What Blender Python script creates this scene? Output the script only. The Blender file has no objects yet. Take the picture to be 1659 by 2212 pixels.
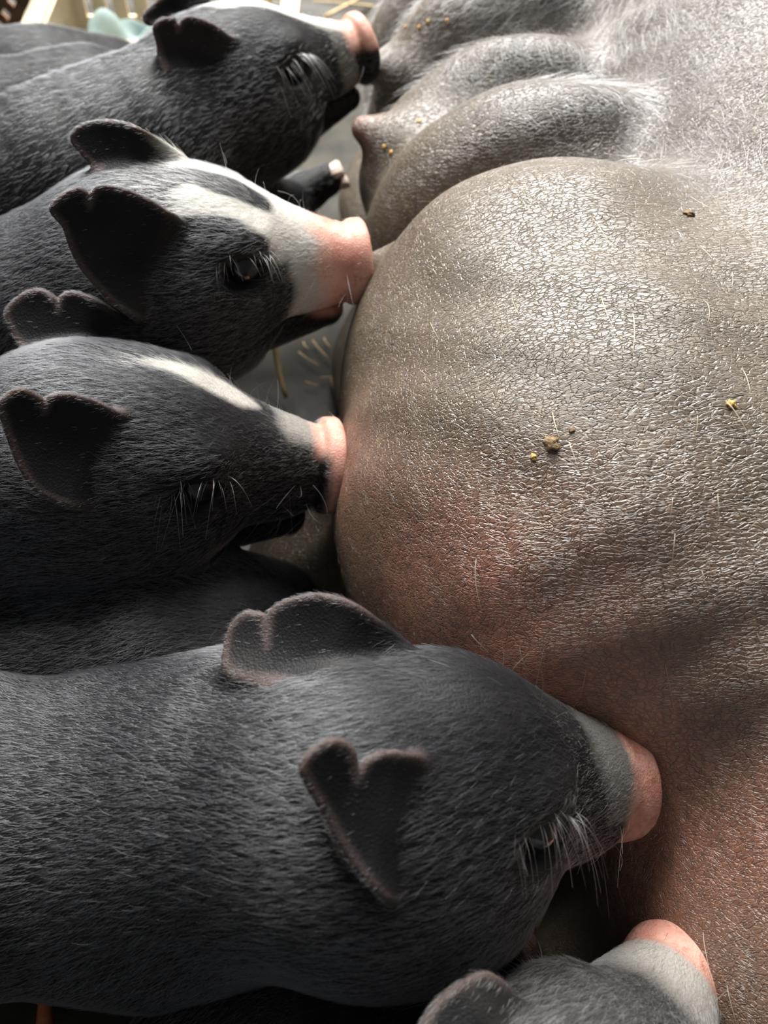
import bpy, math, random, time
import numpy as np
from mathutils import Matrix, Vector

T0 = time.time()
random.seed(7)
scene = bpy.context.scene
COL = scene.collection

# ------------------------------------------------------------------ camera, world, light, exposure
CAM_H, PITCH, FPX = 0.48, 55.0, 2000.0
cam_d = bpy.data.cameras.new('camera')
cam = bpy.data.objects.new('camera', cam_d)
COL.objects.link(cam)
cam.location = (0, 0, CAM_H)
cam.rotation_euler = (math.radians(90 - PITCH), 0, 0)
cam_d.sensor_fit = 'VERTICAL'
cam_d.sensor_height = 36.0
cam_d.lens = FPX / 2212 * 36.0
cam_d.clip_start = 0.01
cam_d.dof.use_dof = True
cam_d.dof.focus_distance = 0.35
cam_d.dof.aperture_fstop = 10.0
scene.camera = cam

world = bpy.data.worlds.new('world')
scene.world = world
world.use_nodes = True
world.node_tree.nodes['Background'].inputs[0].default_value = (0.93, 0.97, 1.0, 1)
world.node_tree.nodes['Background'].inputs[1].default_value = 0.14


def area_light(name, loc, target, sx, sy, power, color):
    d = bpy.data.lights.new(name, 'AREA')
    d.shape = 'RECTANGLE'
    d.size, d.size_y, d.energy, d.color = sx, sy, power, color
    o = bpy.data.objects.new(name, d)
    COL.objects.link(o)
    o.location = loc
    o.rotation_euler = (Vector(target) - Vector(loc)).to_track_quat('-Z', 'Y').to_euler()
    return o


area_light('daylight_from_barn_opening', (-0.2, 1.9, 1.75), (0.05, 0.3, 0.1), 2.0, 1.4, 222, (1.0, 0.985, 0.955))

vs = scene.view_settings
vs.view_transform = 'Standard'
vs.look = 'None'
vs.exposure = 0.08
vs.gamma = 1.0
vs.use_curve_mapping = False

scene.cycles.max_bounces = 4
scene.cycles.diffuse_bounces = 2
scene.cycles.glossy_bounces = 2
scene.cycles.transmission_bounces = 2

TH = math.radians(PITCH)
C_FWD = np.array([0, math.cos(TH), -math.sin(TH)])
C_UP = np.array([0, math.sin(TH), math.cos(TH)])
C_POS = np.array([0, 0, CAM_H])


def at(px, py, d):
    """photo pixel + depth -> world point (used for measuring where things stand)"""
    return C_POS + d * (C_FWD + np.array([1.0, 0, 0]) * (px - 829.5) / FPX + C_UP * (1106 - py) / FPX)


def at_z(px, py, z):
    ray = C_FWD + np.array([1.0, 0, 0]) * (px - 829.5) / FPX + C_UP * (1106 - py) / FPX
    return C_POS + ray * (z - CAM_H) / ray[2]


# ------------------------------------------------------------------ material helpers
def mat_new(name):
    m = bpy.data.materials.new(name)
    m.use_nodes = True
    nt = m.node_tree
    nt.nodes.clear()
    out = nt.nodes.new('ShaderNodeOutputMaterial')
    return m, nt, out


def nd(nt, typ, **kw):
    n = nt.nodes.new(typ)
    for k, v in kw.items():
        if k.startswith('i_'):
            n.inputs[k[2:].replace('_', ' ')].default_value = v
        else:
            setattr(n, k, v)
    return n


def ramp(nt, src, p0, p1, c0=(0, 0, 0, 1), c1=(1, 1, 1, 1)):
    r = nt.nodes.new('ShaderNodeValToRGB')
    r.color_ramp.elements[0].position = p0
    r.color_ramp.elements[1].position = p1
    r.color_ramp.elements[0].color = c0
    r.color_ramp.elements[1].color = c1
    nt.links.new(src, r.inputs[0])
    return r.outputs[0]


def mixc(nt, fac, a, b, blend='MIX'):
    n = nt.nodes.new('ShaderNodeMix')
    n.data_type = 'RGBA'
    n.blend_type = blend
    for idx, v in ((0, fac), (6, a), (7, b)):
        if isinstance(v, (int, float)):
            n.inputs[idx].default_value = v
        elif isinstance(v, tuple):
            n.inputs[idx].default_value = v if len(v) == 4 else v + (1,)
        else:
            nt.links.new(v, n.inputs[idx])
    return n.outputs[2]


def simple_mat(name, color, rough=0.6, noise=0.0, scale=200, spec=0.5, bump=0.0, **kw):
    m, nt, out = mat_new(name)
    b = nd(nt, 'ShaderNodeBsdfPrincipled')
    b.inputs['Roughness'].default_value = rough
    b.inputs['Specular IOR Level'].default_value = spec
    for k, v in kw.items():
        b.inputs[k].default_value = v
    tc = nd(nt, 'ShaderNodeTexCoord')
    n = nd(nt, 'ShaderNodeTexNoise')
    n.inputs['Scale'].default_value = scale
    n.inputs['Detail'].default_value = 5
    nt.links.new(tc.outputs['Object'], n.inputs['Vector'])
    dark = tuple(c * (1 - noise) for c in color)
    lite = tuple(min(1, c * (1 + noise)) for c in color)
    c = mixc(nt, ramp(nt, n.outputs['Fac'], 0.3, 0.7), dark, lite)
    nt.links.new(c, b.inputs['Base Color'])
    if bump:
        bp = nd(nt, 'ShaderNodeBump')
        bp.inputs['Strength'].default_value = bump
        bp.inputs['Distance'].default_value = 0.002
        nt.links.new(n.outputs['Fac'], bp.inputs['Height'])
        nt.links.new(bp.outputs[0], b.inputs['Normal'])
    nt.links.new(b.outputs[0], out.inputs[0])
    return m


def attr(nt, name):
    a = nd(nt, 'ShaderNodeAttribute')
    a.attribute_name = name
    return a.outputs['Fac']


# ---- piglet coat: black hide, white markings, pink bare skin, all from per-vertex markings of the animal
def make_hide():
    m, nt, out = mat_new('piglet_hide')
    b = nd(nt, 'ShaderNodeBsdfPrincipled')
    tc = nd(nt, 'ShaderNodeTexCoord')
    n1 = nd(nt, 'ShaderNodeTexNoise')
    n1.inputs['Scale'].default_value = 60
    n1.inputs['Detail'].default_value = 6
    nt.links.new(tc.outputs['Object'], n1.inputs['Vector'])
    n2 = nd(nt, 'ShaderNodeTexNoise')
    n2.inputs['Scale'].default_value = 1200
    n2.inputs['Detail'].default_value = 3
    nt.links.new(tc.outputs['Object'], n2.inputs['Vector'])
    c = mixc(nt, ramp(nt, n1.outputs['Fac'], .35, .7), (.008, .008, .009), (.016, .015, .015))
    c = mixc(nt, ramp(nt, attr(nt, 'white'), .2, .95), c, (.52, .49, .44))
    pink = mixc(nt, ramp(nt, n1.outputs['Fac'], .35, .65), (.60, .26, .20), (.76, .45, .36))
    n3 = nd(nt, 'ShaderNodeTexNoise')
    n3.inputs['Scale'].default_value = 170
    n3.inputs['Detail'].default_value = 6
    n3.inputs['Roughness'].default_value = .7
    nt.links.new(tc.outputs['Object'], n3.inputs['Vector'])
    pink = mixc(nt, ramp(nt, n3.outputs['Fac'], .52, .72), pink, (.42, .17, .10))
    c = mixc(nt, attr(nt, 'pink'), c, pink)
    c = mixc(nt, attr(nt, 'rim'), c, (.085, .062, .056))
    nt.links.new(c, b.inputs['Base Color'])
    b.inputs['Roughness'].default_value = .5
    b.inputs['Specular IOR Level'].default_value = .16
    rr = nd(nt, 'ShaderNodeMapRange')
    rr.inputs[3].default_value = .5
    rr.inputs[4].default_value = .3
    nt.links.new(attr(nt, 'pink'), rr.inputs[0])
    nt.links.new(rr.outputs[0], b.inputs['Roughness'])
    b.inputs['Subsurface Weight'].default_value = 0.0
    bp = nd(nt, 'ShaderNodeBump')
    bp.inputs['Strength'].default_value = .5
    bp.inputs['Distance'].default_value = .0007
    nt.links.new(n2.outputs['Fac'], bp.inputs['Height'])
    nt.links.new(bp.outputs[0], b.inputs['Normal'])
    nt.links.new(b.outputs[0], out.inputs[0])
    return m


def make_hair(name, dark, lite, rough=.28, ior=1.55, coat=0.0):
    m, nt, out = mat_new(name)
    h = nd(nt, 'ShaderNodeBsdfHairPrincipled')
    h.parametrization = 'COLOR'
    h.inputs['Roughness'].default_value = rough
    h.inputs['Radial Roughness'].default_value = .4
    h.inputs['Random Roughness'].default_value = .3
    h.inputs['IOR'].default_value = ior
    h.inputs['Coat'].default_value = coat
    c = mixc(nt, attr(nt, 'white'), dark, lite)
    nt.links.new(c, h.inputs['Color'])
    nt.links.new(h.outputs[0], out.inputs[0])
    return m


M_HIDE = make_hide()
M_FUR = make_hair('piglet_fur', (.014, .015, .018), (.82, .80, .76), .50, 2.15, .45)
M_LASH = make_hair('pale_bristle', (.72, .66, .52), (.85, .82, .75))
M_GOLD = make_hair('golden_bristle', (.50, .28, .08), (.66, .46, .20))
M_GREY = make_hair('grey_bristle', (.09, .09, .09), (.42, .43, .44))
M_EYE = simple_mat('dark_eye', (.012, .010, .012), .06, .3, 300)
M_HOOF = simple_mat('hoof_horn', (.25, .19, .15), .45, .4, 300)


def make_sow_skin():
    m, nt, out = mat_new('sow_skin')
    b = nd(nt, 'ShaderNodeBsdfPrincipled')
    tc = nd(nt, 'ShaderNodeTexCoord')
    P = tc.outputs['Object']
    nz = nd(nt, 'ShaderNodeTexNoise')
    nz.inputs['Scale'].default_value = 14
    nz.inputs['Detail'].default_value = 8
    nz.inputs['Roughness'].default_value = .65
    nt.links.new(P, nz.inputs['Vector'])
    nf = nd(nt, 'ShaderNodeTexNoise')
    nf.inputs['Scale'].default_value = 260
    nf.inputs['Detail'].default_value = 6
    nf.inputs['Roughness'].default_value = .7
    nt.links.new(P, nf.inputs['Vector'])
    base = mixc(nt, ramp(nt, nz.outputs['Fac'], .35, .65), (.092, .065, .039), (.150, .110, .070))
    base = mixc(nt, attr(nt, 'pink'), base, (.48, .19, .12))
    base = mixc(nt, attr(nt, 'dark'), base, (.075, .056, .045))
    base = mixc(nt, ramp(nt, nf.outputs['Fac'], .35, .62), mixc(nt, .55, base, (.05, .04, .03)), base)
    # dried yellowish dirt caught on the skin
    nd2 = nd(nt, 'ShaderNodeTexNoise')
    nd2.inputs['Scale'].default_value = 120
    nd2.inputs['Detail'].default_value = 7
    nd2.inputs['Roughness'].default_value = .75
    nt.links.new(P, nd2.inputs['Vector'])
    nd3 = nd(nt, 'ShaderNodeTexNoise')
    nd3.inputs['Scale'].default_value = 9
    nd3.inputs['Detail'].default_value = 3
    nt.links.new(P, nd3.inputs['Vector'])
    dm = nd(nt, 'ShaderNodeMath', operation='MULTIPLY')
    nt.links.new(ramp(nt, nd2.outputs['Fac'], .58, .78), dm.inputs[0])
    nt.links.new(ramp(nt, nd3.outputs['Fac'], .42, .62), dm.inputs[1])
    base = mixc(nt, dm.outputs[0], base, (.34, .26, .14))
    nt.links.new(base, b.inputs['Base Color'])
    # wrinkles: crossing creases that follow the skin, finer grain between them
    wn = nd(nt, 'ShaderNodeTexNoise')
    wn.inputs['Scale'].default_value = 70
    wn.inputs['Detail'].default_value = 3
    nt.links.new(P, wn.inputs['Vector'])
    wsub = nd(nt, 'ShaderNodeVectorMath', operation='SUBTRACT')
    wsub.inputs[1].default_value = (.5, .5, .5)
    nt.links.new(wn.outputs['Color'], wsub.inputs[0])
    wsc = nd(nt, 'ShaderNodeVectorMath', operation='SCALE')
    wsc.inputs['Scale'].default_value = .007
    nt.links.new(wsub.outputs[0], wsc.inputs[0])
    wadd = nd(nt, 'ShaderNodeVectorMath', operation='ADD')
    nt.links.new(P, wadd.inputs[0])
    nt.links.new(wsc.outputs[0], wadd.inputs[1])

    def vor(rot, scl, scale):
        mp = nd(nt, 'ShaderNodeMapping')
        mp.inputs['Rotation'].default_value = rot
        mp.inputs['Scale'].default_value = scl
        nt.links.new(wadd.outputs[0], mp.inputs['Vector'])
        v = nd(nt, 'ShaderNodeTexVoronoi', feature='DISTANCE_TO_EDGE')
        v.inputs['Scale'].default_value = scale
        nt.links.new(mp.outputs[0], v.inputs['Vector'])
        return ramp(nt, v.outputs['Distance'], 0.0, 0.09)
    v1 = vor((0, .3, math.radians(-35)), (.32, 1.25, .8), 410)
    v2 = vor((.4, 0, math.radians(30)), (.5, 1.3, .9), 640)
    s = nd(nt, 'ShaderNodeMath', operation='ADD')
    nt.links.new(v1, s.inputs[0])
    nt.links.new(v2, s.inputs[1])
    s2 = nd(nt, 'ShaderNodeMath', operation='MULTIPLY_ADD')
    nt.links.new(nf.outputs['Fac'], s2.inputs[0])
    s2.inputs[1].default_value = 1.3
    nt.links.new(s.outputs[0], s2.inputs[2])
    bp = nd(nt, 'ShaderNodeBump')
    bp.inputs['Strength'].default_value = .65
    bp.inputs['Distance'].default_value = .00038
    nt.links.new(s2.outputs[0], bp.inputs['Height'])
    nt.links.new(bp.outputs[0], b.inputs['Normal'])
    b.inputs['Roughness'].default_value = .42
    b.inputs['Specular IOR Level'].default_value = 1.0
    nt.links.new(b.outputs[0], out.inputs[0])
    return m


M_SOW = make_sow_skin()


# ------------------------------------------------------------------ signed distance modelling
def ell(p, c, r, R=None):
    q = p - np.asarray(c, np.float32)
    if R is not None:
        q = q @ np.asarray(R, np.float32)
    r = np.asarray(r, np.float32)
    a = q / r
    k0 = np.sqrt((a * a).sum(-1)) + 1e-6
    a = a / r
    k1 = np.sqrt((a * a).sum(-1)) + 1e-6
    return k0 * (k0 - 1) / k1


def cone(p, a, b, ra, rb):
    a = np.asarray(a, np.float32)
    b = np.asarray(b, np.float32)
    ab = b - a
    q = p - a
    t = np.clip((q @ ab) / (ab @ ab), 0, 1)
    q = q - t[..., None] * ab
    return np.sqrt((q * q).sum(-1)) - (ra + (rb - ra) * t)


def smin(a, b, k):
    h = np.clip(.5 + .5 * (b - a) / k, 0, 1)
    return b + (a - b) * h - k * h * (1 - h)


def smax(a, b, k):
    return -smin(-a, -b, k)


def smooth01(x, a, b):
    t = np.clip((x - a) / (b - a), 0, 1)
    return t * t * (3 - 2 * t)


def poly_sd(u, v, poly):
    """signed distance to a closed 2D polygon"""
    d = np.full(u.shape, 1e9, np.float32)
    s = np.ones(u.shape, bool)
    n = len(poly)
    for i in range(n):
        ax, ay = poly[i]
        bx, by = poly[i - 1]
        ex, ey = bx - ax, by - ay
        wx, wy = u - ax, v - ay
        t = np.clip((wx * ex + wy * ey) / (ex * ex + ey * ey + 1e-12), 0, 1)
        dx, dy = wx - ex * t, wy - ey * t
        d = np.minimum(d, dx * dx + dy * dy)
        c1 = v >= ay
        c2 = v < by
        c3 = ex * wy > ey * wx
        flip = (c1 & c2 & c3) | (~c1 & ~c2 & ~c3)
        s = s ^ flip
    return np.where(s, 1, -1) * np.sqrt(d)


def spline(pts, n=4):
    """closed Catmull-Rom; a third entry marks a corner kept sharp"""
    out = []
    N = len(pts)
    P = [np.array(p[:2], float) for p in pts]
    for i in range(N):
        p0, p1, p2, p3 = P[i - 1], P[i], P[(i + 1) % N], P[(i + 2) % N]
        sharp1 = len(pts[i]) > 2
        sharp2 = len(pts[(i + 1) % N]) > 2
        m1 = (p2 - p0) / 2 if not sharp1 else (p2 - p1) * .6
        m2 = (p3 - p1) / 2 if not sharp2 else (p2 - p1) * .6
        for j in range(n):
            t = j / n
            out.append((2*t**3-3*t**2+1)*p1 + (t**3-2*t**2+t)*m1 + (-2*t**3+3*t**2)*p2 + (t**3-t**2)*m2)
    return np.array(out, np.float32)


def extract(f, xs, ys, zs, B=6):
    """surface nets on a rectilinear grid; only blocks near the surface are evaluated"""
    xs, ys, zs = [np.asarray(a, np.float32) for a in (xs, ys, zs)]

    def pad(a):
        n = (-len(a)) % B
        if n:
            st = a[-1] - a[-2]
            a = np.concatenate([a, a[-1] + st * np.arange(1, n + 1, dtype=np.float32)])
        return a
    xs, ys, zs = pad(xs), pad(ys), pad(zs)
    nb = [len(a) // B for a in (xs, ys, zs)]
    cen, half = [], []
    for a, n in zip((xs, ys, zs), nb):
        q = a.reshape(n, B)
        cen.append((q[:, 0] + q[:, -1]) / 2)
        half.append((q[:, -1] - q[:, 0]) / 2 * (B / (B - 1)) + 1e-4)
    g = np.stack(np.meshgrid(*cen, indexing='ij'), -1).reshape(-1, 3)
    hh = np.stack(np.meshgrid(*half, indexing='ij'), -1).reshape(-1, 3)
    fc = f(g)
    act = np.abs(fc) < 1.35 * np.sqrt((hh * hh).sum(-1)) + .0015
    V = np.repeat(np.repeat(np.repeat(np.where(fc < 0, -1, 1).astype(np.float32).reshape(nb), B, 0), B, 1), B, 2)
    idx = np.argwhere(act.reshape(nb))
    o = np.arange(B)
    for s in range(0, len(idx), 3000):
        ii = idx[s:s + 3000]
        I = ii[:, 0, None, None, None] * B + o[None, :, None, None]
        J = ii[:, 1, None, None, None] * B + o[None, None, :, None]
        K = ii[:, 2, None, None, None] * B + o[None, None, None, :]
        I, J, K = np.broadcast_arrays(I, J, K)
        P = np.stack([xs[I], ys[J], zs[K]], -1).reshape(-1, 3)
        V[I.ravel(), J.ravel(), K.ravel()] = f(P)
    S = V < 0
    nx, ny, nz = S.shape
    cnt = np.zeros((nx - 1, ny - 1, nz - 1), np.int8)
    for a in (0, 1):
        for b in (0, 1):
            for c in (0, 1):
                cnt += S[a:nx - 1 + a, b:ny - 1 + b, c:nz - 1 + c]
    cell = np.argwhere((cnt > 0) & (cnt < 8))
    idm = np.full(cnt.shape, -1, np.int32)
    idm[cell[:, 0], cell[:, 1], cell[:, 2]] = np.arange(len(cell))
    acc = np.zeros((len(cell), 3), np.float32)
    num = np.zeros(len(cell), np.float32)
    offs = [(a, b, c) for a in (0, 1) for b in (0, 1) for c in (0, 1)]
    for A in offs:
        for ax in range(3):
            if A[ax]:
                continue
            Bo = list(A)
            Bo[ax] = 1
            va = V[cell[:, 0] + A[0], cell[:, 1] + A[1], cell[:, 2] + A[2]]
            vb = V[cell[:, 0] + Bo[0], cell[:, 1] + Bo[1], cell[:, 2] + Bo[2]]
            m = (va < 0) != (vb < 0)
            t = np.where(m, va / np.where(m, va - vb, 1), 0)
            p = np.repeat(np.array(A, np.float32)[None], len(cell), 0)
            p[:, ax] = t
            acc += p * m[:, None]
            num += m
    loc = acc / np.maximum(num, 1)[:, None]
    verts = np.empty_like(loc)
    for ax, a in enumerate((xs, ys, zs)):
        c = cell[:, ax]
        verts[:, ax] = a[c] + (a[c + 1] - a[c]) * loc[:, ax]
    quads = []
    e = np.argwhere(S[:-1, 1:-1, 1:-1] != S[1:, 1:-1, 1:-1]); e[:, 1:] += 1
    q = np.stack([idm[e[:, 0], e[:, 1] - 1, e[:, 2] - 1], idm[e[:, 0], e[:, 1], e[:, 2] - 1], idm[e[:, 0], e[:, 1], e[:, 2]], idm[e[:, 0], e[:, 1] - 1, e[:, 2]]], 1)
    fl = ~S[e[:, 0], e[:, 1], e[:, 2]]
    q[fl] = q[fl][:, ::-1]
    quads.append(q)
    e = np.argwhere(S[1:-1, :-1, 1:-1] != S[1:-1, 1:, 1:-1]); e[:, 0] += 1; e[:, 2] += 1
    q = np.stack([idm[e[:, 0] - 1, e[:, 1], e[:, 2] - 1], idm[e[:, 0] - 1, e[:, 1], e[:, 2]], idm[e[:, 0], e[:, 1], e[:, 2]], idm[e[:, 0], e[:, 1], e[:, 2] - 1]], 1)
    fl = ~S[e[:, 0], e[:, 1], e[:, 2]]
    q[fl] = q[fl][:, ::-1]
    quads.append(q)
    e = np.argwhere(S[1:-1, 1:-1, :-1] != S[1:-1, 1:-1, 1:]); e[:, :2] += 1
    q = np.stack([idm[e[:, 0] - 1, e[:, 1] - 1, e[:, 2]], idm[e[:, 0], e[:, 1] - 1, e[:, 2]], idm[e[:, 0], e[:, 1], e[:, 2]], idm[e[:, 0] - 1, e[:, 1], e[:, 2]]], 1)
    fl = ~S[e[:, 0], e[:, 1], e[:, 2]]
    q[fl] = q[fl][:, ::-1]
    quads.append(q)
    quads = np.concatenate(quads)
    quads = quads[(quads >= 0).all(1)]

    def grad(p, h=.0005):
        G = np.empty_like(p)
        for ax in range(3):
            dp = np.zeros(3, np.float32)
            dp[ax] = h
            G[:, ax] = (f(p + dp) - f(p - dp)) / (2 * h)
        return G
    G = grad(verts)
    g2 = (G * G).sum(1)
    step = (f(verts) / np.maximum(g2, .2))[:, None] * G
    L = np.sqrt((step * step).sum(1, keepdims=True)) + 1e-9
    verts = verts - step * np.minimum(1, .0008 / L)
    nrm = G / (np.sqrt(g2)[:, None] + 1e-9)
    return verts, quads, nrm


def mesh_np(name, verts, quads, attrs=None, mat=None, smooth=True):
    me = bpy.data.meshes.new(name)
    n, k = len(verts), quads.shape[1]
    me.vertices.add(n)
    me.vertices.foreach_set('co', np.ascontiguousarray(verts, np.float32).ravel())
    me.loops.add(len(quads) * k)
    me.loops.foreach_set('vertex_index', np.ascontiguousarray(quads, np.int32).ravel())
    me.polygons.add(len(quads))
    me.polygons.foreach_set('loop_start', np.arange(0, len(quads) * k, k, dtype=np.int32))
    me.update(calc_edges=True)
    me.validate()
    if smooth:
        me.polygons.foreach_set('use_smooth', np.ones(len(me.polygons), bool))
    for an, av in (attrs or {}).items():
        a = me.attributes.new(an, 'FLOAT', 'POINT')
        a.data.foreach_set('value', np.ascontiguousarray(av, np.float32))
    if mat:
        me.materials.append(mat)
    return me


def link(name, data, parent=None, kind=None, label=None, cat=None, group=None):
    o = bpy.data.objects.new(name, data)
    COL.objects.link(o)
    if parent is not None:
        o.parent = parent
        o.matrix_parent_inverse = Matrix.Translation(-parent.location)
    for k, v in (('kind', kind), ('label', label), ('category', cat), ('group', group)):
        if v:
            o[k] = v
    return o


def empty(name, loc, label, cat, group=None):
    o = bpy.data.objects.new(name, None)
    COL.objects.link(o)
    o.location = loc
    o.empty_display_size = .02
    o['label'] = label
    o['category'] = cat
    if group:
        o['group'] = group
    return o


# ------------------------------------------------------------------ hair
def hair_object(name, strands, radii, parent, mat, white=None, kind='stuff'):
    """strands (n, k, 3); radii root radius per strand"""
    n, k, _ = strands.shape
    c = bpy.data.hair_curves.new(name)
    c.add_curves([k] * n)
    c.points.foreach_set('position', np.ascontiguousarray(strands, np.float32).ravel())
    taper = np.linspace(1, .25, k)[None, :] * radii[:, None]
    ra = c.attributes.get('radius') or c.attributes.new('radius', 'FLOAT', 'POINT')
    ra.data.foreach_set('value', np.ascontiguousarray(taper, np.float32).ravel())
    if white is not None:
        a = c.attributes.new('white', 'FLOAT', 'CURVE')
        a.data.foreach_set('value', np.ascontiguousarray(white, np.float32))
    c.materials.append(mat)
    return link(name, c, parent, kind)


def scatter(rng, verts, quads, nrm, n, weight=None, attrs=()):
    a, b, c, d = (verts[quads[:, i]] for i in range(4))
    ar = np.linalg.norm(np.cross(c - a, d - b), axis=1) / 2
    if weight is not None:
        ar = ar * weight[quads].mean(1)
    p = ar / ar.sum()
    q = rng.choice(len(quads), n, p=p)
    u, v = rng.random(n), rng.random(n)
    w = np.stack([(1 - u) * (1 - v), u * (1 - v), u * v, (1 - u) * v], 1)
    qq = quads[q]
    pos = (verts[qq] * w[..., None]).sum(1)
    nn = (nrm[qq] * w[..., None]).sum(1)
    nn /= np.linalg.norm(nn, axis=1, keepdims=True) + 1e-9
    return pos, nn, [(x[qq] * w).sum(1) for x in attrs]


def comb(rng, pos, nn, flow, length, lift, jitter=.18, k=4, curl=.3):
    """strands lying along flow, rising by lift and bending back to the skin"""
    n = len(pos)
    fl = flow + rng.normal(0, jitter, (n, 3))
    t = fl - (fl * nn).sum(1, keepdims=True) * nn
    t /= np.linalg.norm(t, axis=1, keepdims=True) + 1e-9
    side = np.cross(nn, t)
    bend = rng.normal(0, curl, (n, 1))
    out = np.empty((n, k, 3))
    for i in range(k):
        s = i / (k - 1)
        out[:, i] = pos + length[:, None] * (t * (s * np.cos(lift))[:, None] + nn * (np.sin(lift) * (s - .45 * s * s))[:, None] + side * bend * s * s * .35) - nn * .0004 * (i == 0)
    return out


# ------------------------------------------------------------------ piglets
def Rzyx(e):
    rz, ry, rx = [math.radians(a) for a in e]
    return np.array((Matrix.Rotation(rz, 3, 'Z') @ Matrix.Rotation(ry, 3, 'Y') @ Matrix.Rotation(rx, 3, 'X')))


EAR_NEAR = [(-.12, .20), (.0, .26), (.10, .30), (.22, .31), (.30, .27, 1), (.295, .15, 1), (.345, .28, 1), (.42, .30), (.50, .24), (.47, .10), (.36, -.06), (.22, -.20), (.08, -.30), (-.12, -.28)]
EAR_FAR = [(-.12, .20), (.0, .25), (.12, .28), (.24, .28), (.33, .24, 1), (.33, .14, 1), (.39, .24, 1), (.46, .20), (.52, .08), (.50, -.06), (.40, -.18), (.24, -.26), (.06, -.26), (-.12, -.22)]
EAR_PLAIN = [(-.12, .20), (.0, .25), (.14, .28), (.28, .27), (.40, .21), (.49, .10), (.52, -.02), (.46, -.14), (.33, -.24), (.16, -.28), (0, -.26), (-.12, -.22)]


def ear_spec(side, o=None, u=(-.80, -.42, .28), v=(.35, .45, .70), poly=EAR_NEAR, size=1.0, cup=.9, bend=-.25, face=1):
    """side -1 right (near the camera), +1 left; o base centre, u to the tip, v up along the base (right-hand values)"""
    o = np.array(o if o is not None else (-.97, -.37, .27), float)
    u, v = np.array(u, float), np.array(v, float)
    if side > 0:
        for a in (o, u, v):
            a[1] *= -1
    u = u / np.linalg.norm(u)
    v = v - (v @ u) * u
    v /= np.linalg.norm(v)
    w = np.cross(u, v)
    if (w[1] * side) < 0:
        w = -w
    return dict(o=o, M=np.stack([u, v, w * face], 1), poly=spline(poly, 4), size=size, cup=cup, bend=bend, side=side)


def ear_trace(head, pix, d0, anchor, tilt=(0, 0, 0), cup=.8, bend=-.2, sink=.003):
    """ear measured from its outline: a leaf-shaped sheet at its own distance, cupped, with its own thickness.
    pix: outline, first and last points sit in the skull; tilt turns the sheet away from facing the viewer"""
    R, S, N = Rzyx(head['rot']), .1 * head['s'], np.array(head['nose'], float)
    ray0 = at(*anchor, 1.0) - C_POS
    ds = np.linspace(d0 - .08, d0 + .12, 1200)
    sd = head_sd((((C_POS + ds[:, None] * ray0) - N) @ R / S).astype(np.float32), dict(head, ears=[]))
    hit = np.argmax(sd < 0) if (sd < 0).any() else np.argmin(sd)      # where the skull surface lies
    P0 = at(*anchor, ds[hit] + sink)
    n = C_POS - P0
    n = n / np.linalg.norm(n) + np.array(tilt)
    n /= np.linalg.norm(n)
    W = []
    for p in pix:
        ray = at(p[0], p[1], 1.0) - C_POS
        t = ((P0 - C_POS) @ n) / (ray @ n)
        W.append(((C_POS + ray * t - N) @ R) / S)
    W = np.array(W)
    b = (W[0] + W[-1]) / 2
    w = R.T @ n
    u = W.mean(0) - b
    u -= (u @ w) * w
    u /= np.linalg.norm(u)
    v = np.cross(w, u)
    M = np.stack([u, v, w], 1)
    uv = (W - b) @ M
    pts = [(a[0], a[1], 1) if len(p) > 2 else (a[0], a[1]) for a, p in zip(uv, pix)]
    ext = np.abs(uv[:, :2]).max()
    return dict(o=b, M=M, poly=spline(pts, 4), size=1.0, cup=cup, bend=bend, side=0, root=.13, reach=float(np.hypot(uv[:, 0], uv[:, 1]).max() + .12), vc=float((uv[:, 1].max() + uv[:, 1].min()) / 2))


def ear_uvw(q, e):
    k = ((q - e['o'].astype(np.float32)) @ e['M'].astype(np.float32)) / e['size']
    return k[:, 0], k[:, 1], k[:, 2]


def ear_sd(q, e):
    u, v, w = ear_uvw(q, e)
    rr = u * u + v * v + w * w
    d = np.sqrt(rr) - e.get('reach', .62)
    near = d < .12
    if near.any():
        un, vn, wn = u[near], v[near], w[near]
        w0 = e['cup'] * (vn - e.get('vc', 0)) ** 2 + e['bend'] * un * un - .02 - e.get('root', 0) * (1 - smooth01(un, -.06, .17))
        d2 = poly_sd(un, vn, e['poly'])
        dw = (np.abs(wn - w0)) * .85 - .004
        dd = np.minimum(np.maximum(d2, dw), 0) + np.hypot(np.maximum(d2, 0), np.maximum(dw, 0)) - .014
        d[near] = np.minimum(dd, .2)
    return d * e['size']


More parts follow.
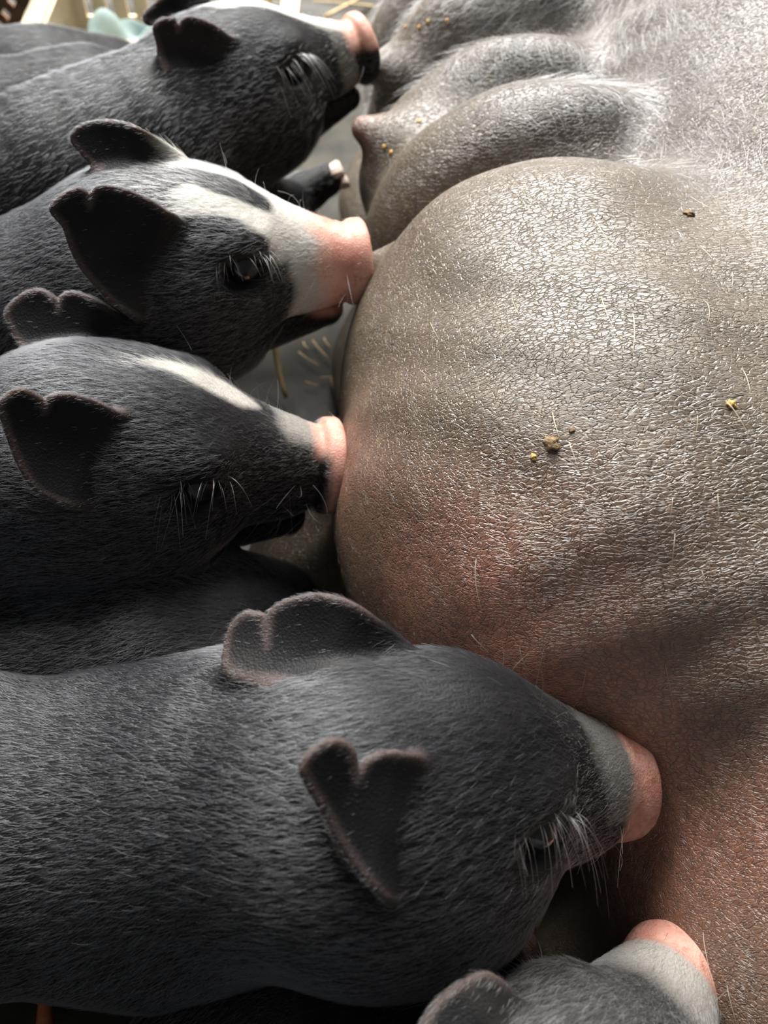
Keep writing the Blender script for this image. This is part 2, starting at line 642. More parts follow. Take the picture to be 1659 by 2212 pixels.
def head_sd(q, h):
    """q in head space, decimetres: nose disc at the origin, +x forward, +z up"""
    yl = np.abs(q[:, 1])
    m = np.stack([q[:, 0], yl, q[:, 2]], 1)
    d = ell(q, (-1.00, 0, .05), (.50, .44, .47))
    d = smin(d, ell(q, (-.76, 0, .13), (.36, .35, .34)), .12)
    d = smin(d, ell(m, (-.84, .20, -.12), (.40, .26, .33)), .14)
    d = smin(d, cone(q, (-.62, 0, .05), (-.14, 0, .00), .31, h.get('sn', .168)), .15)
    br = h.get('bridge', 0)
    d = smin(d, cone(q, (-.78, 0, .22 + br), (-.16, 0, .045 + br * .6), .23, .14), .08 + br * .6)        # bridge of the nose
    d = smin(d, ell(m, (-.66, .23, .27), (.17, .09, .06)), .09)           # brow
    d = smin(d, ell(m, (-.34, .10, -.06), (.26, .12, .12)), .06)          # upper lip
    op = h.get('jaw', 0)
    jaw = cone(q, (-.82, 0, -.27), (-.17, 0, -.235 - op), .25, .085)
    d = smin(d, jaw, .045)
    d = smax(d, -ell(m, (-.28, 0, -.165 - op * .3), (.36, .5, .012 + op * .25), Matrix.Rotation(.06, 3, 'Y')), .03)   # mouth line
    # nose disc: a short flared cylinder with a soft rim, leaning a little back at the bottom
    nq = q.copy()
    nq[:, 0] += .10 * np.abs(np.minimum(nq[:, 2], 0)) + .02
    rad = np.sqrt((nq[:, 1] / .97) ** 2 + (nq[:, 2] / 1.0) ** 2)
    dx = np.abs(nq[:, 0]) - .014
    dr = rad - .184 * h.get('disc', 1)
    disc = np.minimum(np.maximum(dx, dr), 0) + np.hypot(np.maximum(dx, 0), np.maximum(dr, 0)) - .028
    d = smin(d, disc, .035)
    d = smax(d, -ell(m, (.045, .072, .012), (.06, .036, .052)), .02)      # nostrils
    d = smax(d, -ell(m, (-.60, .365, .16), (.10, .075, .062)), .035)      # eye sockets
    lid = m - np.array((-.60, .305, .16), np.float32)
    lr = np.sqrt(lid[:, 0] ** 2 + (lid[:, 2] * 1.35) ** 2)
    ld = np.hypot(lr - .095, lid[:, 1]) - .018
    d = smin(d, ld, .03)
    for e in h['ears']:
        d = smin(d, ear_sd(q, e), .045)
    return d


def wob(q, s, seed=0):
    r = np.random.default_rng(seed)
    out = 0
    for i in range(5):
        k = r.normal(0, 1, 3) * s * (1 + i * .6)
        out = out + np.sin(q @ k + r.random() * 6.28) / (1 + i * .5)
    return out / 2.5


def piglet(spec):
    name = 'piglet'
    rng = np.random.default_rng(spec['seed'])
    h = spec['head']
    R = Rzyx(h['rot'])
    S = .1 * h['s']
    N = np.array(h['nose'], float)
    Rf, Nf = R.astype(np.float32), N.astype(np.float32)

    def loc(p):
        return ((p - Nf) @ Rf) / np.float32(S)

    def wor(l):
        return N + S * (R @ np.array(l, float))
    chain = [(wor((-1.02, 0, -.04)), .43 * S)] + [(np.array(c[:3], float), c[3]) for c in spec['chain']]
    legs = spec['legs']
    fold = spec.get('folds')

    def f(p):
        p = p.astype(np.float32)
        d = None
        for (a, ra), (b, rb) in zip(chain[:-1], chain[1:]):
            c = cone(p, a, b, ra, rb)
            d = c if d is None else smin(d, c, .025)
        for lg in legs:
            c = None
            for (a, ra), (b, rb) in zip(lg[:-1], lg[1:]):
                x = cone(p, a, b, ra, rb)
                c = x if c is None else smin(c, x, .008)
            d = smin(d, c, .022)
        for tl in spec.get('extra', ()):
            d = smin(d, ell(p, tl[0], tl[1]), tl[2])
        if fold:
            a, b, lam, amp = fold
            ab = np.array(b) - np.array(a)
            L = np.linalg.norm(ab)
            t = ((p - np.array(a, np.float32)) @ (ab / L).astype(np.float32))
            win = smooth01(t, -.01, .01) * (1 - smooth01(t, L - .01, L + .01))
            d = d + amp * win * (1 + np.sin(t * 210 + p[:, 1] * 90)) * np.abs(np.sin(t * math.pi / lam + 1.3 * np.sin(p[:, 2] * 60) + .8 * np.sin(t * 170)))
        q = loc(p)
        far = (q * q).sum(1) > 2.4 ** 2
        hd = np.full(len(p), 9.0, np.float32)
        if (~far).any():
            hd[~far] = head_sd(q[~far], h)
        return smin(d, hd * S, .014)
    pts = np.array([c[0] for c in chain] + [x[0] for lg in legs for x in lg] + [wor((.05, 0, 0)), wor((-1, 0, .5)), wor((-1.1, -.8, .7)), wor((-1.1, .8, .7)), wor((-1.6, -.7, .5)), wor((-1.6, .7, .5)), wor((-.7, 0, -.5))])
    rad = max(c[1] for c in chain) + .006
    for e in h['ears']:
        if 'reach' in e:
            k = np.c_[e['poly'], e['cup'] * (e['poly'][:, 1] - e['vc']) ** 2 + e['bend'] * e['poly'][:, 0] ** 2]
            pts = np.concatenate([pts, N + S * ((e['o'] + k @ e['M'].T) @ R.T)])
    cpt = np.array([c[0] for c in chain])
    lo = np.minimum(pts.min(0) - .015, cpt.min(0) - rad)
    hi = np.maximum(pts.max(0) + .015, cpt.max(0) + rad)
    lo[2] = max(lo[2], -.004)
    res = spec.get('res', .0013)
    hx = wor((-1.75, 0, 0))[0]
    xs = []
    x = hi[0]
    while x > lo[0]:
        xs.append(x)
        x -= res if x > hx - .02 else min(res * 2.4, res + (hx - .02 - x) * .08)
    xs = np.array(xs[::-1])
    ys, zs = np.arange(lo[1], hi[1] + res, res), np.arange(lo[2], hi[2] + res, res)
    V, Q, G = extract(f, xs, ys, zs)
    q = loc(V)
    white, pink = spec['marks'](q, rng)
    rim = np.zeros(len(V), np.float32)
    earm = np.zeros(len(V), np.float32)
    for e in h['ears']:
        u, v, w = ear_uvw(q, e)
        nr = (u > -.02) & (u * u + v * v + w * w < 1.2 ** 2)
        w0 = e['cup'] * (v - e.get('vc', 0)) ** 2 + e['bend'] * u * u - .02 - e.get('root', 0) * (1 - smooth01(u, -.06, .17))
        nr &= np.abs(w - w0) < .05
        d2 = np.full(len(V), -1.0, np.float32)
        d2[nr] = poly_sd(u[nr], v[nr], e['poly'])
        rim = np.maximum(rim, smooth01(d2, -.022, .008) * (d2 < .03) * smooth01(u, .02, .15))
        earm = np.maximum(earm, nr * smooth01(d2, -.9, -.6) * (d2 < .03) * smooth01(u, -.02, .1))
    dark_nose = spec.get('nose_dark', 0)
    root = empty(name, (chain[2][0][0], chain[2][0][1], 0), spec['label'], 'piglet', 'piglets nursing at the sow')
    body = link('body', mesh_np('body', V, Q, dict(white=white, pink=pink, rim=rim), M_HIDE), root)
    # eyes
    for sd in (-1, 1):
        me = bpy.data.meshes.new('eye')
        import bmesh
        bm = bmesh.new()
        bmesh.ops.create_uvsphere(bm, u_segments=20, v_segments=12, radius=.088 * S)
        bm.to_mesh(me)
        bm.free()
        me.polygons.foreach_set('use_smooth', np.ones(len(me.polygons), bool))
        me.materials.append(M_EYE)
        eo = link('eye', me, root)
        eo.location = Vector(wor((-.60, sd * .265, .16)))
        eo.matrix_parent_inverse = Matrix.Translation(-root.location)
    # hooves
    for lg in legs:
        me = hoof_mesh(spec.get('hoof', M_HOOF))
        ho = link('hoof', me, root)
        a, b = lg[-2][0], lg[-1][0]
        dv = Vector(b - a).normalized()
        ho.rotation_mode = 'QUATERNION'
        ho.rotation_quaternion = dv.to_track_quat('-Z', 'Y')
        ho.location = Vector(b)
    # fur
    nf = int(spec.get('fur', 0) * 1.3)
    if nf:
        wt = np.ones(len(V))
        wt *= 1 - .97 * np.clip((pink - .25) * 1.5, 0, 1)
        wt *= 1 - .97 * earm * (1 - rim)
        hz = spec.get('fur_x', -.19)
        wt *= .3 + .7 * smooth01(V[:, 0], hz - .08, hz + .02)
        wt *= np.where(q[:, 0] > -1.9, 1.0, .75)
        eyed = np.minimum(np.linalg.norm(q - np.array((-.6, -.32, .16)), axis=1), np.linalg.norm(q - np.array((-.6, .32, .16)), axis=1))
        wt *= smooth01(eyed, .09, .13)
        wt *= (V[:, 2] > .02)
        wt *= .25 + .75 * smooth01(V[:, 1], spec.get('fur_y', -1) - .04, spec.get('fur_y', -1) + .01)
        pos, nn, (wh, em, qx) = scatter(rng, V, Q, G, nf, wt, (white, earm, q[:, 0]))
        # lie of the coat: backwards from the nose, then along the back to the tail
        hb = -R[:, 0]
        P0 = np.array([c[0] for c in chain])
        fl = np.zeros_like(pos)
        tot = np.zeros(len(pos))
        for a, b in zip(P0[:-1], P0[1:]):
            w_ = np.exp(-(np.linalg.norm(pos - (a + b) / 2, axis=1) / .05) ** 2) + 1e-6
            fl += w_[:, None] * ((b - a) / np.linalg.norm(b - a))
            tot += w_
        fl /= tot[:, None]
        hw = smooth01(qx, -1.6, -1.1)[:, None]
        fl = hw * hb + (1 - hw) * fl + np.array((0, 0, -.35)) * (1 - hw)
        ln = rng.uniform(.0045, .0085, nf) * np.where(qx > -.5, .6, 1) * np.where(em > .5, .4, 1) * spec.get('fur_len', 1)
        lf = rng.uniform(.10, .32, nf)
        st = comb(rng, pos, nn, fl, ln, lf)
        wv = np.clip(wh * rng.uniform(.7, 1.25, nf) + rng.normal(0, .25, nf) * (wh > .04), 0, 1)
        stray = rng.random(nf) < .004
        wv = np.where(stray, .6, wv)
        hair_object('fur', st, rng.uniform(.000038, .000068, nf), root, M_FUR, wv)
    # eyelashes and whiskers
    for sd in spec.get('lash', (-1, 1)):
        n = spec.get('lash_n', 26)
        S_ = []
        for i in range(n):
            a = rng.uniform(-.14, .12)
            r0 = np.array((-.60 + a, sd * (.315 - .25 * a * a), .235 - 1.2 * a * a + rng.normal(0, .012)))
            L_ = rng.uniform(.10, .24) * spec.get('lash_len', 1)
            dr = np.array((a * 1.6 + rng.normal(.10, .25), sd * rng.uniform(.7, 1.1), rng.uniform(-.1, .55)))
            dr /= np.linalg.norm(dr)
            cv = []
            for s in np.linspace(0, 1, 6):
                cv.append(wor(r0 + L_ * (dr * s + np.array((0, 0, -.75)) * s * s)))
            S_.append(cv)
        S_ = np.array(S_)
        hair_object('eyelashes', S_, rng.uniform(.00009, .00017, len(S_)), root, M_LASH, rng.random(len(S_)))
    nw = spec.get('whiskers', 0)
    if nw:
        S_ = []
        for i in range(nw):
            sd = rng.choice((-1, 1))
            if rng.random() < .55:
                r0 = np.array((rng.uniform(-.34, -.10), sd * rng.uniform(.14, .20), rng.uniform(-.12, .08)))
                dr = np.array((rng.normal(-.3, .4), sd * 1.0, rng.normal(-.1, .4)))
                L_ = rng.uniform(.10, .2)
            else:
                r0 = np.array((rng.uniform(-.62, -.2), sd * rng.uniform(.02, .16), .33))
                r0[2] = .20 + .30 * smooth01(-r0[0], .2, .7)
                dr = np.array((rng.normal(-.2, .4), sd * .3, 1.0))
                L_ = rng.uniform(.08, .2)
            dr /= np.linalg.norm(dr)
            cvx = rng.normal(0, .3, 3) + np.array((-.2, 0, -.2))
            S_.append([wor(r0 + L_ * (dr * s + cvx * s * s)) for s in np.linspace(0, 1, 6)])
        S_ = np.array(S_)
        hair_object('whiskers', S_, rng.uniform(.00006, .00011, len(S_)), root, M_LASH, rng.random(len(S_)))
    for fn in spec.get('more', ()):
        fn(root, wor, rng)
    print('piglet', spec['seed'], len(V), round(time.time() - T0, 1))
    return root


_hoof = {}


def hoof_mesh(mat):
    if mat.name in _hoof:
        return _hoof[mat.name]
    import bmesh
    bm = bmesh.new()
    for s in (-1, 1):
        r = bmesh.ops.create_cone(bm, cap_ends=True, segments=10, radius1=.0075, radius2=.0055, depth=.016)
        for v in r['verts']:
            v.co.y = v.co.y * .62 + s * .0048
            if v.co.z < 0:
                v.co.x = v.co.x * 1.25 + .002
            v.co.z -= .006
    bmesh.ops.bevel(bm, geom=bm.edges[:], offset=.0012, segments=2, affect='EDGES')
    me = bpy.data.meshes.new('hoof')
    bm.to_mesh(me)
    bm.free()
    me.polygons.foreach_set('use_smooth', np.ones(len(me.polygons), bool))
    me.materials.append(mat)
    _hoof[mat.name] = me
    return me


def std_legs(sh, ru, w=.034, rs=.024, foot=.012, tilt=(0, 0)):
    """two front legs under the shoulder and two hind legs under the rump, standing on the floor"""
    sh, ru = np.array(sh, float), np.array(ru, float)
    ax = sh - ru
    ax[2] = 0
    ax /= np.linalg.norm(ax)
    lat = np.array((-ax[1], ax[0], 0))
    out = []
    for s in (-1, 1):
        a = sh + lat * s * w * .8 + np.array((0, 0, -.02))
        f0 = np.array((a[0], a[1], 0)) + lat * s * .008
        kn = (a + f0) / 2 + ax * .006
        ft = f0 + ax * .004
        ft[2] = foot
        out.append([(a, rs), (np.array((kn[0], kn[1], .5 * a[2] + .004)), rs * .62), (np.array((f0[0], f0[1], .028)), rs * .42), (ft, rs * .46)])
        a = ru + lat * s * w * .8 + np.array((0, 0, -.012))
        st = np.array((a[0], a[1], 0)) + lat * s * .006
        out.append([(a, rs * 1.35), (st + ax * .022 + np.array((0, 0, a[2] * .62)), rs * .9), (st - ax * .012 + np.array((0, 0, a[2] * .36)), rs * .52), (st - ax * .006 + np.array((0, 0, .026)), rs * .40), (st + ax * .004 + np.array((0, 0, foot)), rs * .46)])
    return out


def marks_plain(q, rng):
    z = np.zeros(len(q), np.float32)
    return z, (.3 * smooth01(q[:, 0], -.09, -.04) * (np.abs(q[:, 1]) < .4)).astype(np.float32)


def near_head(q):
    return (np.abs(q[:, 1]) < .45) & (q[:, 0] > -1.2)


def marks_p2(q, rng):
    x, y, z = q.T
    w = wob(q, 9, 3) * .03
    ay = np.abs(y - .02)
    top = smooth01(z, .02, .14)
    dia = smooth01(1 - np.hypot((x + .61) / .19, (y + .085) / .078) + 3 * w, -.1, .25)
    a = smooth01(x, -.50, -.40) * top * smooth01(.26 - ay + w, -.02, .05)
    sy = np.abs(y + .085)
    st = smooth01(.075 + w - np.abs(sy - .105), -.02, .03) * smooth01(x + 3 * w, -.98, -.72) * (x < -.36) * smooth01(z, .1, .2)
    a, st = a * (1 - dia), st * (1 - dia)
    side = smooth01(x + w, -.42, -.33) * smooth01(z + w, -.22, -.14)
    wh = np.maximum(np.maximum(a, st), side * .9)
    wh = np.maximum(wh, .18 * smooth01(x, -1.1, -.8) * (x < -.5) * smooth01(z, .25, .35) * (ay < .3))
    pk = smooth01(x + w, -.30, -.20) * smooth01(z + w, -.26, -.18)
    pk = np.maximum(pk, smooth01(x, -.10, -.05) * smooth01(z, -.26, -.2))
    m = near_head(q)
    return np.clip(wh * m, 0, 1), np.clip(pk * m * .95, 0, 1)


def marks_p3(q, rng):
    x, y, z = q.T
    w = wob(q, 9, 5) * .03
    wd = .075 - .05 * smooth01(-x, .6, .85) - .04 * smooth01(x, -.45, -.3)
    wh = smooth01(wd - np.abs(y - .03) + w, -.025, .03) * smooth01(x, -.95, -.68) * (1 - smooth01(x, -.38, -.30)) * smooth01(z, .1, .2) * .85
    wh = np.maximum(wh, .55 * smooth01(x, -.34, -.22) * smooth01(z, .05, .13) * smooth01(.15 - np.abs(y - .05) + w, -.03, .05))
    pk = smooth01(x, -.075, -.03) * smooth01(z, -.3, -.22)
    pk = np.maximum(pk, smooth01(x, -.14, -.08) * smooth01(z, .12, .18))
    lip = smooth01(.035 - np.abs(z + .195 + .1 * x), -.01, .02) * smooth01(x, -.62, -.45) * smooth01(np.abs(y), .06, .1)
    pk = np.maximum(pk, .45 * lip)
    m = near_head(q)
    return np.clip(wh * m, 0, 1), np.clip(pk * m * .95, 0, 1)


def marks_p5(q, rng):
    x, y, z = q.T
    w = wob(q, 9, 8) * .03
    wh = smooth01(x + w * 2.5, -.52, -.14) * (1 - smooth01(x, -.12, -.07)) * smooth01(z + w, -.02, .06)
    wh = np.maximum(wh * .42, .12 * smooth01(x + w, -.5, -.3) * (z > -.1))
    pk = smooth01(x + w * .6, -.15, -.09) * smooth01(z, -.28, -.18)
    m = near_head(q)
    return np.clip(wh * m, 0, 1), np.clip(pk * m * .85, 0, 1)


def marks_p1(q, rng):
    x, y, z = q.T
    w = wob(q, 9, 9) * .03
    wh = smooth01(.13 + .1 * (x + .6) - np.abs(y - .06) + w, -.03, .04) * smooth01(x, -.95, -.75) * (1 - smooth01(x, -.16, -.1)) * smooth01(z, .08, .16)
    wh = np.maximum(wh, .35 * smooth01(x, -.34, -.24) * (1 - smooth01(x, -.16, -.10)) * smooth01(z, -.2, -.1))
    pk = smooth01(x, -.20, -.12) * smooth01(z + w, .03, .09)
    m = near_head(q)
    return np.clip(wh * m, 0, 1), np.clip(pk * m, 0, 1)


def marks_p6(q, rng):
    x, y, z = q.T
    w = wob(q, 9, 11) * .03
    wh = .75 * smooth01(x + w, -.55, -.15) * smooth01(z, -.05, .05) * (1 - smooth01(x, -.12, -.08))
    wh = np.maximum(wh, .22 * smooth01(x, -1.2, -.9) * smooth01(z, .1, .25))
    pk = smooth01(x + w * .5, -.13, -.08)
    m = near_head(q)
    return np.clip(wh * m, 0, 1), np.clip(pk * m, 0, 1)


PIGLETS = []
H1 = dict(nose=(-.013, .575, .170), rot=(29.8, -4.7, -9), s=1.0, jaw=.03)
H1['ears'] = [ear_trace(H1, [(520, 110), (485, 75), (450, 52), (412, 40), (395, 46, 1), (383, 68, 1), (374, 42, 1), (350, 45), (334, 62), (343, 95), (355, 132), (378, 168), (425, 192), (490, 190)], .512, (480, 120), (.15, -.1, 0), cup=.9, bend=.25, sink=-.002),
              ear_trace(H1, [(455, 20), (440, -5), (400, -20), (360, -8), (330, 15), (312, 34), (318, 48), (345, 44), (400, 35)], .548, (430, 10), (0, -.3, .2))]
H2 = dict(nose=(-.012, .374, .168), rot=(13.6, 5.5, -12.5), s=1.05, sn=.18, disc=.96)
H2['ears'] = [ear_trace(H2, [(400, 500), (350, 457), (300, 428), (255, 412), (218, 407), (203, 417, 1), (192, 447, 1), (184, 420, 1), (165, 412), (138, 426), (113, 452), (140, 486), (155, 530), (178, 575), (210, 614), (262, 662), (330, 690), (400, 650)], .394, (345, 560), (.15, -.1, 0), cup=.9, bend=.25, sink=-.002),
              ear_trace(H2, [(385, 345), (332, 300), (280, 275), (225, 265), (175, 272), (150, 292), (165, 318), (192, 345), (210, 360, 1), (222, 358, 1), (222, 376, 1), (255, 400), (330, 395)], .432, (320, 370), (-.2, 0, .1), cup=1.2)]
H3 = dict(nose=(-.024, .270, .133), rot=(10, 12.3, -8.1), s=1.1, jaw=.075)
H3['ears'] = [ear_trace(H3, [(300, 930), (245, 892), (195, 868), (140, 855), (108, 862, 1), (95, 890, 1), (84, 862, 1), (42, 845), (4, 872), (10, 905), (25, 950), (50, 1010), (90, 1060), (180, 1090), (280, 1050)], .354, (220, 950), (.15, -.1, 0), cup=.9, bend=.25, sink=-.002),
              ear_trace(H3, [(290, 715), (235, 670), (190, 645), (152, 636), (134, 644, 1), (124, 674, 1), (113, 645, 1), (80, 628), (40, 640), (8, 668), (15, 695), (40, 735), (80, 762), (150, 775), (250, 765)], .392, (240, 720), (-.2, 0, .1), cup=1.0)]
H5 = dict(nose=tuple(at(1345, 1690, .36)), rot=(14, 21, -26), s=1.1, sn=.186, disc=.93, bridge=.06)
H5['ears'] = [ear_trace(H5, [(955, 1720), (928, 1655), (880, 1635), (825, 1630), (790, 1650, 1), (768, 1690, 1), (755, 1625, 1), (735, 1606), (698, 1606), (653, 1648), (668, 1692), (700, 1742), (730, 1800), (770, 1862), (820, 1920), (865, 1948), (920, 1900), (965, 1800)], .268, (920, 1760), (.25, -.15, 0), cup=.8, bend=.35, sink=-.004),
              ear_trace(H5, [(870, 1410), (810, 1345), (752, 1306), (690, 1290), (622, 1300), (580, 1322, 1), (572, 1395, 1), (558, 1330, 1), (522, 1325), (490, 1350), (480, 1400), (492, 1440), (540, 1458), (600, 1462), (680, 1475), (800, 1465)], .322, (760, 1445), (-.2, 0, .1), cup=1.0)]
H6 = dict(nose=tuple(at(1462, 2092, .350)), rot=(46, 24, -6), s=1.12, sn=.178, disc=.86)
H6['ears'] = [ear_spec(-1), ear_trace(H6, [(1165, 2195), (1122, 2150), (1080, 2121), (1040, 2111), (992, 2135), (950, 2170), (915, 2230), (940, 2300), (1040, 2330), (1150, 2290)], .258, (1130, 2230), (.2, .1, .0), cup=.8, bend=.3, sink=-.003)]
# far piglet, out of focus, white blaze, wet nose
sh, mi, ru = (-.175, .475, .135), (-.26, .452, .12), (-.37, .465, .115)
lg = std_legs(sh, ru)
lg[2] = [(np.array((-.11, .50, .105)), .024), (np.array((-.072, .525, .085)), .018), (np.array((-.055, .548, .082)), .012), (np.array((-.040, .553, .088)), .011)]
PIGLETS.append(dict(
    seed=1, hoof=simple_mat('pale_hoof', (.55, .42, .35), .5, .2, 200), label='black piglet farthest back, blurred, with a white blaze and wet nose above a bare teat',
    head=H1,
    chain=[(-.135, .495, .150, .050)] + [c + (r,) for c, r in ((sh, .060), (mi, .062), (ru, .058))],
    legs=lg, marks=marks_p1, fur=30000, fur_x=-.27, res=.0016, folds=((-.13, .50, .15), (-.24, .43, .13), .011, .00035), whiskers=10))
# second piglet: pink snout, forked white blaze
sh, mi, ru = (-.20, .350, .125), (-.30, .358, .115), (-.41, .367, .11)
PIGLETS.append(dict(
    seed=2, label='black piglet with pink snout and forked white blaze, open eye showing, under the bare teat',
    head=H2,
    chain=[(-.15, .345, .160, .048)] + [c + (r,) for c, r in ((sh, .060), (mi, .064), (ru, .06))],
    legs=std_legs(sh, ru), marks=marks_p2, fur=80000, whiskers=34, lash_n=26, lash_len=.6))
# third piglet: narrow white streak, open mouth
sh, mi, ru = (-.215, .247, .120), (-.32, .26, .118), (-.43, .27, .115)
PIGLETS.append(dict(
    seed=3, label='black piglet with narrow white forehead streak and long pale eyelashes, mouth open on teat',
    head=H3,
    chain=[(-.17, .250, .140, .050)] + [c + (r,) for c, r in ((sh, .058), (mi, .062), (ru, .06))],
    legs=std_legs(sh, ru), marks=marks_p3, fur=80000, whiskers=44, lash_n=24, lash_len=.95))
# fourth piglet: only back and shoulder show, head tucked below
sh, mi, ru = (-.115, .190, .084), (-.20, .186, .084), (-.30, .183, .080)
PIGLETS.append(dict(
    seed=4, label='black piglet lying low with only its back and shoulder showing, head hidden behind an ear',
    head=dict(nose=(-.002, .225, .035), rot=(12, 22, 0), s=.95, ears=[ear_spec(-1, u=(-.95, -.15, -.05), size=.75), ear_spec(1, u=(-.95, -.15, -.05), poly=EAR_PLAIN, size=.75)]),
    chain=[(-.085, .195, .078, .042)] + [c + (r,) for c, r in ((sh, .052), (mi, .050), (ru, .048))],
    legs=std_legs(sh, ru, rs=.02), marks=marks_plain, fur=50000, res=.0018, fur_len=1.2))
# fifth piglet: nearest big head
sh, mi, ru = (-.085, .108, .110), (-.19, .106, .106), (-.30, .094, .105)
PIGLETS.append(dict(
    seed=5, label='large black piglet in front with pink nose pressed flat into the brown belly skin',
    head=H5,
    chain=[(-.045, .108, .140, .052)] + [c + (r,) for c, r in ((sh, .058), (mi, .060), (ru, .060))],
    legs=std_legs(sh, ru), marks=marks_p5, fur=110000, whiskers=30, lash_n=34, lash_len=.8))
# sixth piglet: forehead and pink nose at the bottom edge
sh, mi, ru = (.03, -.11, .135), (.015, -.20, .12), (.0, -.30, .115)
PIGLETS.append(dict(
    seed=6, label='greyish black piglet cut off by the bottom edge, pink nose disc and one ear',
    head=H6,
    chain=[(.05, -.04, .155, .046)] + [c + (r,) for c, r in ((sh, .060), (mi, .064), (ru, .062))],
    legs=std_legs(sh, ru), marks=marks_p6, fur=90000, whiskers=26, lash_n=22, lash_len=1.3, fur_x=-.1, fur_y=-.04, fur_len=1.2))
# seventh piglet: dark back between fifth and sixth
sh, mi, ru = (-.035, .040, .062), (-.085, -.030, .066), (-.15, -.11, .066)
PIGLETS.append(dict(
    seed=7, label='black piglet squeezed in low at the bottom, only its dark back in view',
    head=dict(nose=(.060, .082, .026), rot=(22, 14, 0), s=.88, ears=[ear_spec(-1, u=(-.9, -.2, .05)), ear_spec(1, u=(-.9, -.2, .05), poly=EAR_PLAIN)]),
    chain=[(-.01, .055, .058, .040)] + [c + (r,) for c, r in ((sh, .050), (mi, .054), (ru, .054))],
    legs=std_legs(sh, ru, rs=.018), marks=marks_plain, fur=26000, res=.0018))
# two more piglets behind the far one, only backs in view
sh, mi, ru = (-.20, .575, .105), (-.29, .565, .105), (-.39, .56, .10)
PIGLETS.append(dict(
    seed=8, label='black piglet behind the farthest head, only its lit creased back showing',
    head=dict(nose=(-.065, .655, .055), rot=(25, 14, 0), s=.9, ears=[ear_spec(-1, u=(-.95, -.15, -.05), size=.75), ear_spec(1, u=(-.95, -.15, -.05), poly=EAR_PLAIN, size=.75)]),
    chain=[(-.155, .60, .085, .042)] + [c + (r,) for c, r in ((sh, .053), (mi, .054), (ru, .052))],
    legs=std_legs(sh, ru, rs=.02), marks=marks_plain, fur=14000, fur_x=-.28, res=.0022, folds=((-.16, .59, .12), (-.26, .57, .12), .012, .0003)))
sh, mi, ru = (-.26, .68, .070), (-.34, .685, .070), (-.43, .69, .070)
PIGLETS.append(dict(
    seed=9, label='black piglet farthest at the left edge, a smooth grey-lit back before the cream crate',
    head=dict(nose=(-.145, .745, .030), rot=(25, 14, 0), s=.85, ears=[ear_spec(-1, u=(-.95, -.15, -.05), size=.75), ear_spec(1, u=(-.95, -.15, -.05), poly=EAR_PLAIN, size=.75)]),
    chain=[(-.225, .70, .060, .038)] + [c + (r,) for c, r in ((sh, .048), (mi, .050), (ru, .050))],
    legs=std_legs(sh, ru, rs=.02), marks=marks_plain, fur=9000, fur_x=-.3, res=.0022))

# ------------------------------------------------------------------ floor
fm = bpy.data.meshes.new('floor')
fm.from_pydata([(-1.6, -.8, 0), (1.8, -.8, 0), (1.8, 2.6, 0), (-1.6, 2.6, 0)], [], [(0, 1, 2, 3)])
M_FLOOR = simple_mat('damp_floor', (.034, .029, .020), .7, .6, 35, bump=.8)
_nt = M_FLOOR.node_tree
_n = nd(_nt, 'ShaderNodeTexNoise')
_n.inputs['Scale'].default_value = 9
_b = [x for x in _nt.nodes if x.type == 'BSDF_PRINCIPLED'][0]
_nt.links.new(ramp(_nt, _n.outputs['Fac'], .55, .64, (.8, .8, .8, 1), (.25, .25, .25, 1)), _b.inputs['Roughness'])
fm.materials.append(M_FLOOR)
link('floor', fm, kind='structure')


